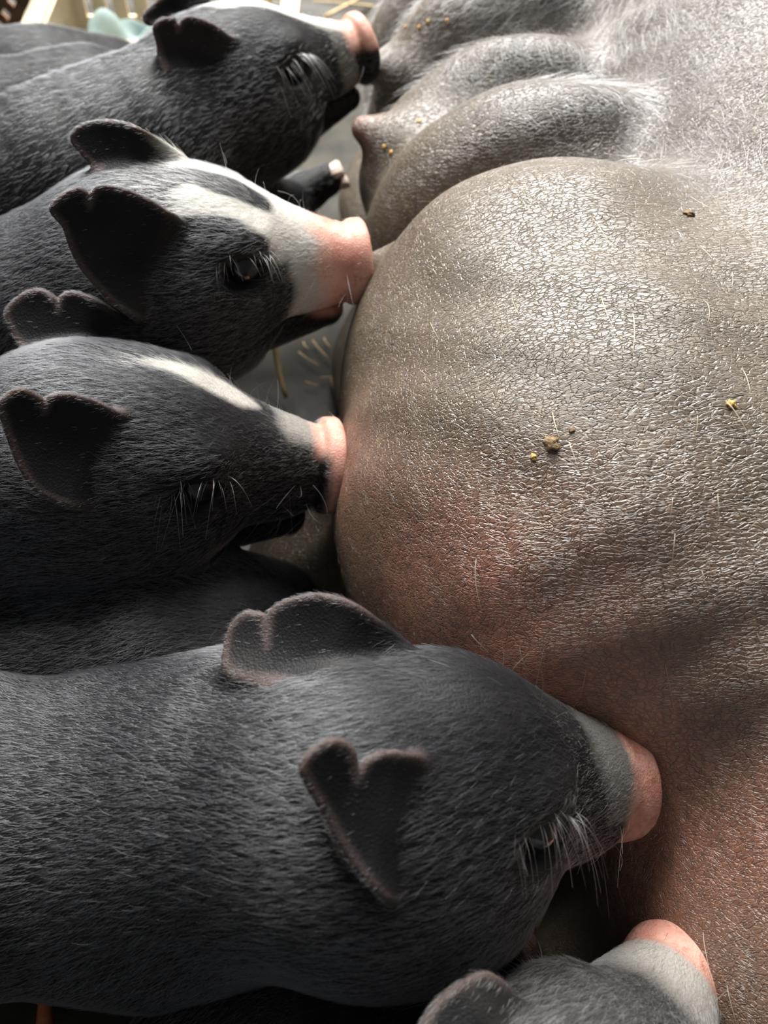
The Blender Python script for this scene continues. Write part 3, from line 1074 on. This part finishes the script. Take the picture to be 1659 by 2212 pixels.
# ------------------------------------------------------------------ sow
def build_sow():
    rng = np.random.default_rng(40)
    lobes = [  # centre, radii, blend
        ((.105, .265, .110), (.130, .140, .132), .040),
        ((.078, .345, .108), (.098, .070, .130), .035),
        ((.035, .490, .130), (.050, .036, .050), .02),
        ((.090, .442, .105), (.105, .052, .118), .018),
        ((.085, .515, .100), (.098, .042, .108), .016),
        ((.085, .580, .105), (.098, .045, .115), .018),
        ((.090, .650, .105), (.105, .055, .110), .022),
        ((.186, .088, .055), (.095, .085, .082), .045),
    ]
    low = [((.020, .265, .025), (.100, .115, .066), .02), ((.05, .44, .02), (.085, .10, .05), .02), ((.05, .62, .02), (.085, .09, .05), .02), ((.16, .07, .01), (.09, .10, .05), .02)]
    teats = [  # base, tip, radii
        ((.02, .487, .160), (-.012, .497, .164), .014, .0065),
        ((.02, .378, .160), (-.020, .374, .160), .013, .006),
        ((.0, .275, .132), (-.034, .273, .128), .013, .006),
        ((.13, .125, .110), (.088, .122, .106), .014, .006),
        ((.15, .07, .062), (.112, .066, .058), .013, .006),
        ((.02, .565, .158), (-.020, .573, .160), .014, .006),
    ]

    def f(p):
        p = p.astype(np.float32)
        d = cone(p, (.28, .215, .085), (.28, .9, .095), .185, .20)
        d = smin(d, ell(p, (.31, .06, .07), (.185, .22, .135)), .06)
        for c, r, k in lobes:
            d = smin(d, ell(p, c, r), k)
        for c, r, k in low:
            d = smin(d, ell(p, c, r), k)
        for a, b, ra, rb in teats:
            d = smin(d, cone(p, a, b, ra, rb), .014)
        d = d + .0011 * np.sin(p[:, 0] * 70 + 5 * np.sin(p[:, 1] * 24)) * np.sin(p[:, 1] * 55 + 3 * np.sin(p[:, 2] * 30))
        return smax(d, -p[:, 2] + .001, .01)
    xs, ys, zs = np.arange(-.08, .52, .0026), np.arange(-.24, 1.15, .0028), np.arange(-.004, .32, .0026)
    V, Q, G = extract(f, xs, ys, zs)

    def blob(c, r):
        return np.exp(-(np.linalg.norm(V - np.array(c), axis=1) / r) ** 2)
    pink = .95 * blob((.035, .172, .155), .045) + .5 * blob((.08, .15, .17), .05) + .3 * blob((-.01, .25, .15), .035) + .45 * blob((.12, .08, .10), .06) + .6 * blob((.16, .10, .15), .03)
    for a, b, ra, rb in teats:
        pink = pink + .5 * blob(b, .012)
    pink = np.clip(pink * (1 + .5 * wob(V, 60, 2)), 0, .9)
    dark = np.clip((.9 * blob((.10, .46, .22), .05) + .8 * blob((.14, .37, .25), .04) + .5 * blob((.06, .52, .18), .05)) * (1 + .6 * wob(V, 90, 6)) + .5 * smooth01(V[:, 1], .36, .46) * smooth01(V[:, 0], .04, .10), 0, .85)
    root = empty('sow', (.28, .4, 0), 'large brown-grey sow lying on her side with swollen udder towards the piglets', 'pig')
    bod = link('body', mesh_np('body', V, Q, dict(pink=pink, dark=dark), M_SOW), root)
    # golden bristles, sparse over the flank
    wt = smooth01(V[:, 0], .0, .06) * (V[:, 2] > .08) * (1 - smooth01(V[:, 1], .30, .40)) * (V[:, 0] < .26)
    n = 150
    pos, nn, _ = scatter(rng, V, Q, G, n, wt + 1e-9)
    st = comb(rng, pos, nn, np.tile(np.array((.12, -1.0, -.1)), (n, 1)), rng.uniform(.009, .024, n), rng.uniform(.25, .55, n), .22, 6, .25)
    hair_object('bristles', st, rng.uniform(.00016, .00026, n), root, M_GOLD, rng.random(n))
    # fine short hair everywhere on the flank
    n = 9000
    wt = (V[:, 2] > .06) * (V[:, 0] < .3) * (V[:, 1] < .75) * 1.0
    pos, nn, _ = scatter(rng, V, Q, G, n, wt + 1e-9)
    st = comb(rng, pos, nn, np.tile(np.array((.5, -.8, 0)), (n, 1)), rng.uniform(.003, .006, n), rng.uniform(.1, .3, n), .3, 4)
    hair_object('short_hair', st, rng.uniform(.00003, .00005, n), root, M_GREY, rng.random(n) * .4)
    # grey hair along the back flank
    n = 24000
    wt = smooth01((V[:, 0] - .095) + .7 * (V[:, 1] - .38), .0, .07) * (V[:, 1] > .30) * (V[:, 2] > .1) * (V[:, 0] < .36) * (V[:, 1] < .95)
    pos, nn, _ = scatter(rng, V, Q, G, n, wt + 1e-9)
    fl = np.stack([-.25 + 1.2 * np.sin(pos[:, 1] * 18), -.9 + 0 * pos[:, 0], -.2 + 0 * pos[:, 0]], 1)
    st = comb(rng, pos, nn, fl, rng.uniform(.009, .022, n), rng.uniform(.1, .35, n), .25, 6, .7)
    hair_object('grey_hair', st, rng.uniform(.00006, .00012, n), root, M_GREY, rng.random(n))
    print('sow', len(V), round(time.time() - T0, 1))
    return bod


SOW_BODY = build_sow()
for sp in PIGLETS:
    piglet(sp)

# ------------------------------------------------------------------ background: crate, woven basket, straw
import bmesh


def bm_box(bm, c, s, R=None):
    r = bmesh.ops.create_cube(bm, size=1.0)
    for v in r['verts']:
        q = Vector((v.co.x * s[0], v.co.y * s[1], v.co.z * s[2]))
        v.co = (R @ q if R else q) + Vector(c)
    return r['verts']


def bm_obj(name, bm, mat, parent=None, bevel=0, smooth=False, **kw):
    if bevel:
        bmesh.ops.bevel(bm, geom=bm.edges[:], offset=bevel, segments=2, affect='EDGES', clamp_overlap=True)
    me = bpy.data.meshes.new(name)
    bm.to_mesh(me)
    bm.free()
    if smooth:
        me.polygons.foreach_set('use_smooth', np.ones(len(me.polygons), bool))
    me.materials.append(mat)
    return link(name, me, parent, **kw)


M_CREAM = simple_mat('cream_plastic', (.80, .66, .46), .45, .12, 30)
M_TEAL = simple_mat('pale_teal_cloth', (.40, .52, .50), .8, .15, 60)
M_CANE = simple_mat('brown_cane', (.42, .25, .15), .55, .35, 80)
M_STRAW = simple_mat('dry_straw', (.46, .33, .16), .55, .35, 150)
M_ORANGE = simple_mat('orange_plastic', (.55, .16, .05), .5, .2, 80)
M_CRUMB = simple_mat('dung_crumb', (.20, .13, .06), .8, .5, 900, bump=.5)
M_FLECK = simple_mat('yellow_fleck', (.42, .25, .06), .6, .3, 900)

X0, X1, Y0, Y1 = -.300, -.085, .790, .905
crate = empty('plastic_crate', ((X0 + X1) / 2, (Y0 + Y1) / 2, 0), 'cream plastic crate with slotted side, standing on the floor at the top left', 'crate')
bm = bmesh.new()
bm_box(bm, ((X0 + X1) / 2, (Y0 + Y1) / 2, .004), (X1 - X0, Y1 - Y0, .006))
bm_obj('base', bm, M_CREAM, crate, .001)
for nm, c, sz in (('near_wall', ((X0 + X1) / 2, Y0, .028), (X1 - X0, .008, .05)), ('side_wall', (X0, (Y0 + Y1) / 2, .034), (.008, Y1 - Y0 + .008, .062)), ('side_wall', (X1, (Y0 + Y1) / 2, .034), (.008, Y1 - Y0 + .008, .062))):
    bm = bmesh.new()
    bm_box(bm, c, sz)
    bm_obj(nm, bm, M_CREAM, crate, .002)
for c, sz in ((((X0 + X1) / 2, Y0 - .002, .055), (X1 - X0 + .02, .016, .008)), ((X0 - .002, (Y0 + Y1) / 2, .067), (.022, Y1 - Y0 + .02, .008)), ((X1 + .002, (Y0 + Y1) / 2, .067), (.016, Y1 - Y0 + .02, .008))):
    bm = bmesh.new()
    bm_box(bm, c, sz)
    bm_obj('rim', bm, M_CREAM, crate, .003)
# slotted far wall: rails and uprights leave open slots
for zc, hh in ((.012, .022), (.062, .012), (.11, .014), (.152, .02)):
    bm = bmesh.new()
    bm_box(bm, ((X0 + X1) / 2, Y1, zc), (X1 - X0, .007, hh))
    bm_obj('rail', bm, M_CREAM, crate, .0015)
for i in range(11):
    bm = bmesh.new()
    bm_box(bm, (X0 + .008 + i * (X1 - X0 - .016) / 10, Y1, .08), (.0125, .0066, .15))
    bm_obj('upright', bm, M_CREAM, crate, .0015)
# pale teal cloth crumpled in the crate
n = 26
bm = bmesh.new()
gv = {}
for i in range(n):
    for j in range(n):
        u, v = i / (n - 1), j / (n - 1)
        x = X0 + .012 + u * .11
        y = Y0 + .012 + v * (.085 - .035 * u)
        e = min(u, 1 - u, v, 1 - v)
        z = .009 + .052 * min(1, e * 6) * (.65 + .35 * math.sin(9 * u + 3 * v) * math.cos(7 * v - 2 * u))
        gv[i, j] = bm.verts.new((x, y, z))
for i in range(n - 1):
    for j in range(n - 1):
        bm.faces.new((gv[i, j], gv[i + 1, j], gv[i + 1, j + 1], gv[i, j + 1]))
cl = bm_obj('cloth', bm, M_TEAL, None, smooth=True, label='pale teal cloth crumpled inside the cream crate', cat='cloth')
md = cl.modifiers.new('thick', 'SOLIDIFY')
md.thickness = .002

# brown woven basket left of the crate
bk = empty('woven_basket', (-.44, .86, 0), 'brown woven cane basket with open weave at the top left corner', 'basket')
for k, ang in ((0, 52), (1, -52)):
    R3 = Matrix.Rotation(math.radians(12), 3, 'X')
    for i in range(15):
        bm = bmesh.new()
        L_, segs = .26, 14
        cx = -.58 + i * .021
        prev = None
        for j in range(segs + 1):
            t = j / segs
            a = math.radians(ang)
            px_, pz_ = cx + (t - .5) * L_ * math.cos(a), .085 + (t - .5) * L_ * math.sin(a)
            py_ = .0022 * math.sin((t * 9 + i + k) * math.pi)
            row = []
            for s_ in (-1, 1):
                for w_ in (-.0008, .0008):
                    q = R3 @ Vector((px_ - s_ * .0048 * math.sin(a), py_ + w_, pz_ + s_ * .0048 * math.cos(a)))
                    row.append(bm.verts.new(q + Vector((0, .875 + (.0012 if k else 0), 0))))
            if prev:
                p, r = prev, row
                for a4 in ((p[0], r[0], r[2], p[2]), (p[1], p[3], r[3], r[1]), (p[0], p[1], r[1], r[0]), (p[2], r[2], r[3], p[3])):
                    bm.faces.new(a4)
            prev = row
        geom = bm.verts[:] + bm.edges[:] + bm.faces[:]
        bmesh.ops.bisect_plane(bm, geom=geom, plane_co=(0, 0, .002), plane_no=(0, 0, -1), clear_outer=True)
        geom = bm.verts[:] + bm.edges[:] + bm.faces[:]
        bmesh.ops.bisect_plane(bm, geom=geom, plane_co=(-.312, 0, 0), plane_no=(1, 0, 0), clear_outer=True)
        if len(bm.faces) == 0:
            bm.free()
            continue
        bm_obj('cane_strip', bm, M_CANE, bk)
bm = bmesh.new()
bm_box(bm, (-.316, .885, .085), (.010, .010, .17))
bm_obj('corner_post', bm, M_CANE, bk, .002)


def straw(p0, p1, r, bow, label, group, mat=M_STRAW, flat=.6, name='straw_stalk'):
    p0, p1 = Vector(p0), Vector(p1)
    ax = (p1 - p0).normalized()
    sd = ax.cross(Vector((0, 0, 1)))
    sd = sd.normalized() if sd.length > .01 else Vector((1, 0, 0))
    up = sd.cross(ax)
    bm = bmesh.new()
    rings = []
    for j in range(6):
        t = j / 5
        c = p0.lerp(p1, t) + (up * .6 + sd) * bow * math.sin(math.pi * t)
        rr = r * (1 - .35 * t)
        rings.append([bm.verts.new(c + sd * rr * math.cos(a) + up * rr * flat * math.sin(a)) for a in [k * math.pi / 3 for k in range(6)]])
    for a, b in zip(rings[:-1], rings[1:]):
        for k in range(6):
            bm.faces.new((a[k], a[(k + 1) % 6], b[(k + 1) % 6], b[k]))
    bm.faces.new(rings[0][::-1])
    bm.faces.new(rings[-1])
    return bm_obj(name, bm, mat, None, smooth=True, label=label, cat='straw', group=group)


rs = random.Random(5)
for i in range(34):
    x, y = rs.uniform(-.06, .14), rs.uniform(.86, 1.12)
    a = rs.uniform(0, math.pi)
    L_ = rs.uniform(.05, .14)
    z = rs.uniform(.003, .02)
    straw((x, y, z), (x + L_ * math.cos(a), y + L_ * math.sin(a), max(.003, z + rs.uniform(-.012, .03))), rs.uniform(.0014, .003), rs.uniform(-.006, .006), 'dry straw stalk on the dark floor behind the farthest piglet and the sow', 'straw behind the farthest piglet')
for i, (pa, pb) in enumerate((((645, 760), (690, 790)), ((675, 735), (712, 775)), ((700, 730), (716, 752)), ((715, 815), (735, 878)), ((660, 825), (690, 832)), ((690, 815), (722, 812)), ((655, 738), (668, 755)))):
    straw(at_z(*pa, .004), at_z(*pb, .004), .0007, .001, 'thin straw stalk on the floor between two piglet heads beside the udder', 'straw between the piglet heads')
straw(at_z(592, 735, .03), at_z(618, 860, .006), .0022, .001, 'pale pointed dry leaf blade standing behind the streaked piglet', None, M_STRAW, .35, 'leaf_blade').rotation_euler = (0, 0, 0)
o = straw(at_z(97, 2215, .008), at_z(100, 2118, .010), .0042, .0, 'thin orange plastic strip on the floor at the bottom left corner', None, M_ORANGE, .5, 'plastic_strip')
o['category'] = 'strip'

# ------------------------------------------------------------------ crumbs stuck on the skins
from mathutils.bvhtree import BVHTree


def bvh_of(ob):
    me = ob.data
    return BVHTree.FromPolygons([v.co for v in me.vertices], [p.vertices[:] for p in me.polygons])


def crumb(tree, px, py, size, label, mat=M_CRUMB, seed=0, cat='crumb', group=None, el=1.0, name='dung_crumb'):
    o_ = Vector(C_POS)
    hit, nrm, _, _ = tree.ray_cast(o_, (Vector(at(px, py, 1.0)) - o_).normalized())
    if hit is None:
        return
    r = random.Random(seed)
    bm = bmesh.new()
    bmesh.ops.create_icosphere(bm, subdivisions=3, radius=size)
    ph = [r.uniform(0, 6) for _ in range(6)]
    for v in bm.verts:
        d = v.co.normalized()
        k = 1 + .28 * math.sin(5 * d.x + ph[0]) * math.sin(4 * d.y + ph[1]) + .18 * math.sin(9 * d.z + 7 * d.x + ph[2]) + .12 * math.sin(15 * d.y + ph[3])
        v.co = Vector((d.x * k * el, d.y * k, d.z * k * .45)) * size
    o = bm_obj(name, bm, mat, None, smooth=True, label=label, cat=cat, group=group)
    o.rotation_mode = 'QUATERNION'
    o.rotation_quaternion = nrm.to_track_quat('Z', 'Y')
    o.location = hit + nrm * size * .1
    return o


tr = bvh_of(SOW_BODY)
crumb(tr, 1190, 958, .0024, 'largest brown dung crumb stuck in the middle of the sow belly', seed=1, el=1.3)
crumb(tr, 1152, 988, .0012, 'small ochre crumb just left of the largest crumb on the belly', M_FLECK, 2)
crumb(tr, 1235, 930, .0010, 'tiny brown crumb just right of the largest crumb on the belly', M_CRUMB, 3)
crumb(tr, 1488, 462, .0022, 'dark brown crumb on the upper flank near the grey hair', M_CRUMB, 4)
crumb(tr, 1580, 874, .0016, 'ochre crumb at the right side of the sow flank', M_FLECK, 5)
for i, (x, y) in enumerate(((966, 45), (925, 48), (905, 60), (875, 58), (905, 262), (845, 330), (830, 318))):
    crumb(tr, x, y, .0014, 'orange-yellow fleck stuck on the far udder folds', M_FLECK, 10 + i, 'fleck', 'yellow flecks on the far udder', name='yellow_fleck')
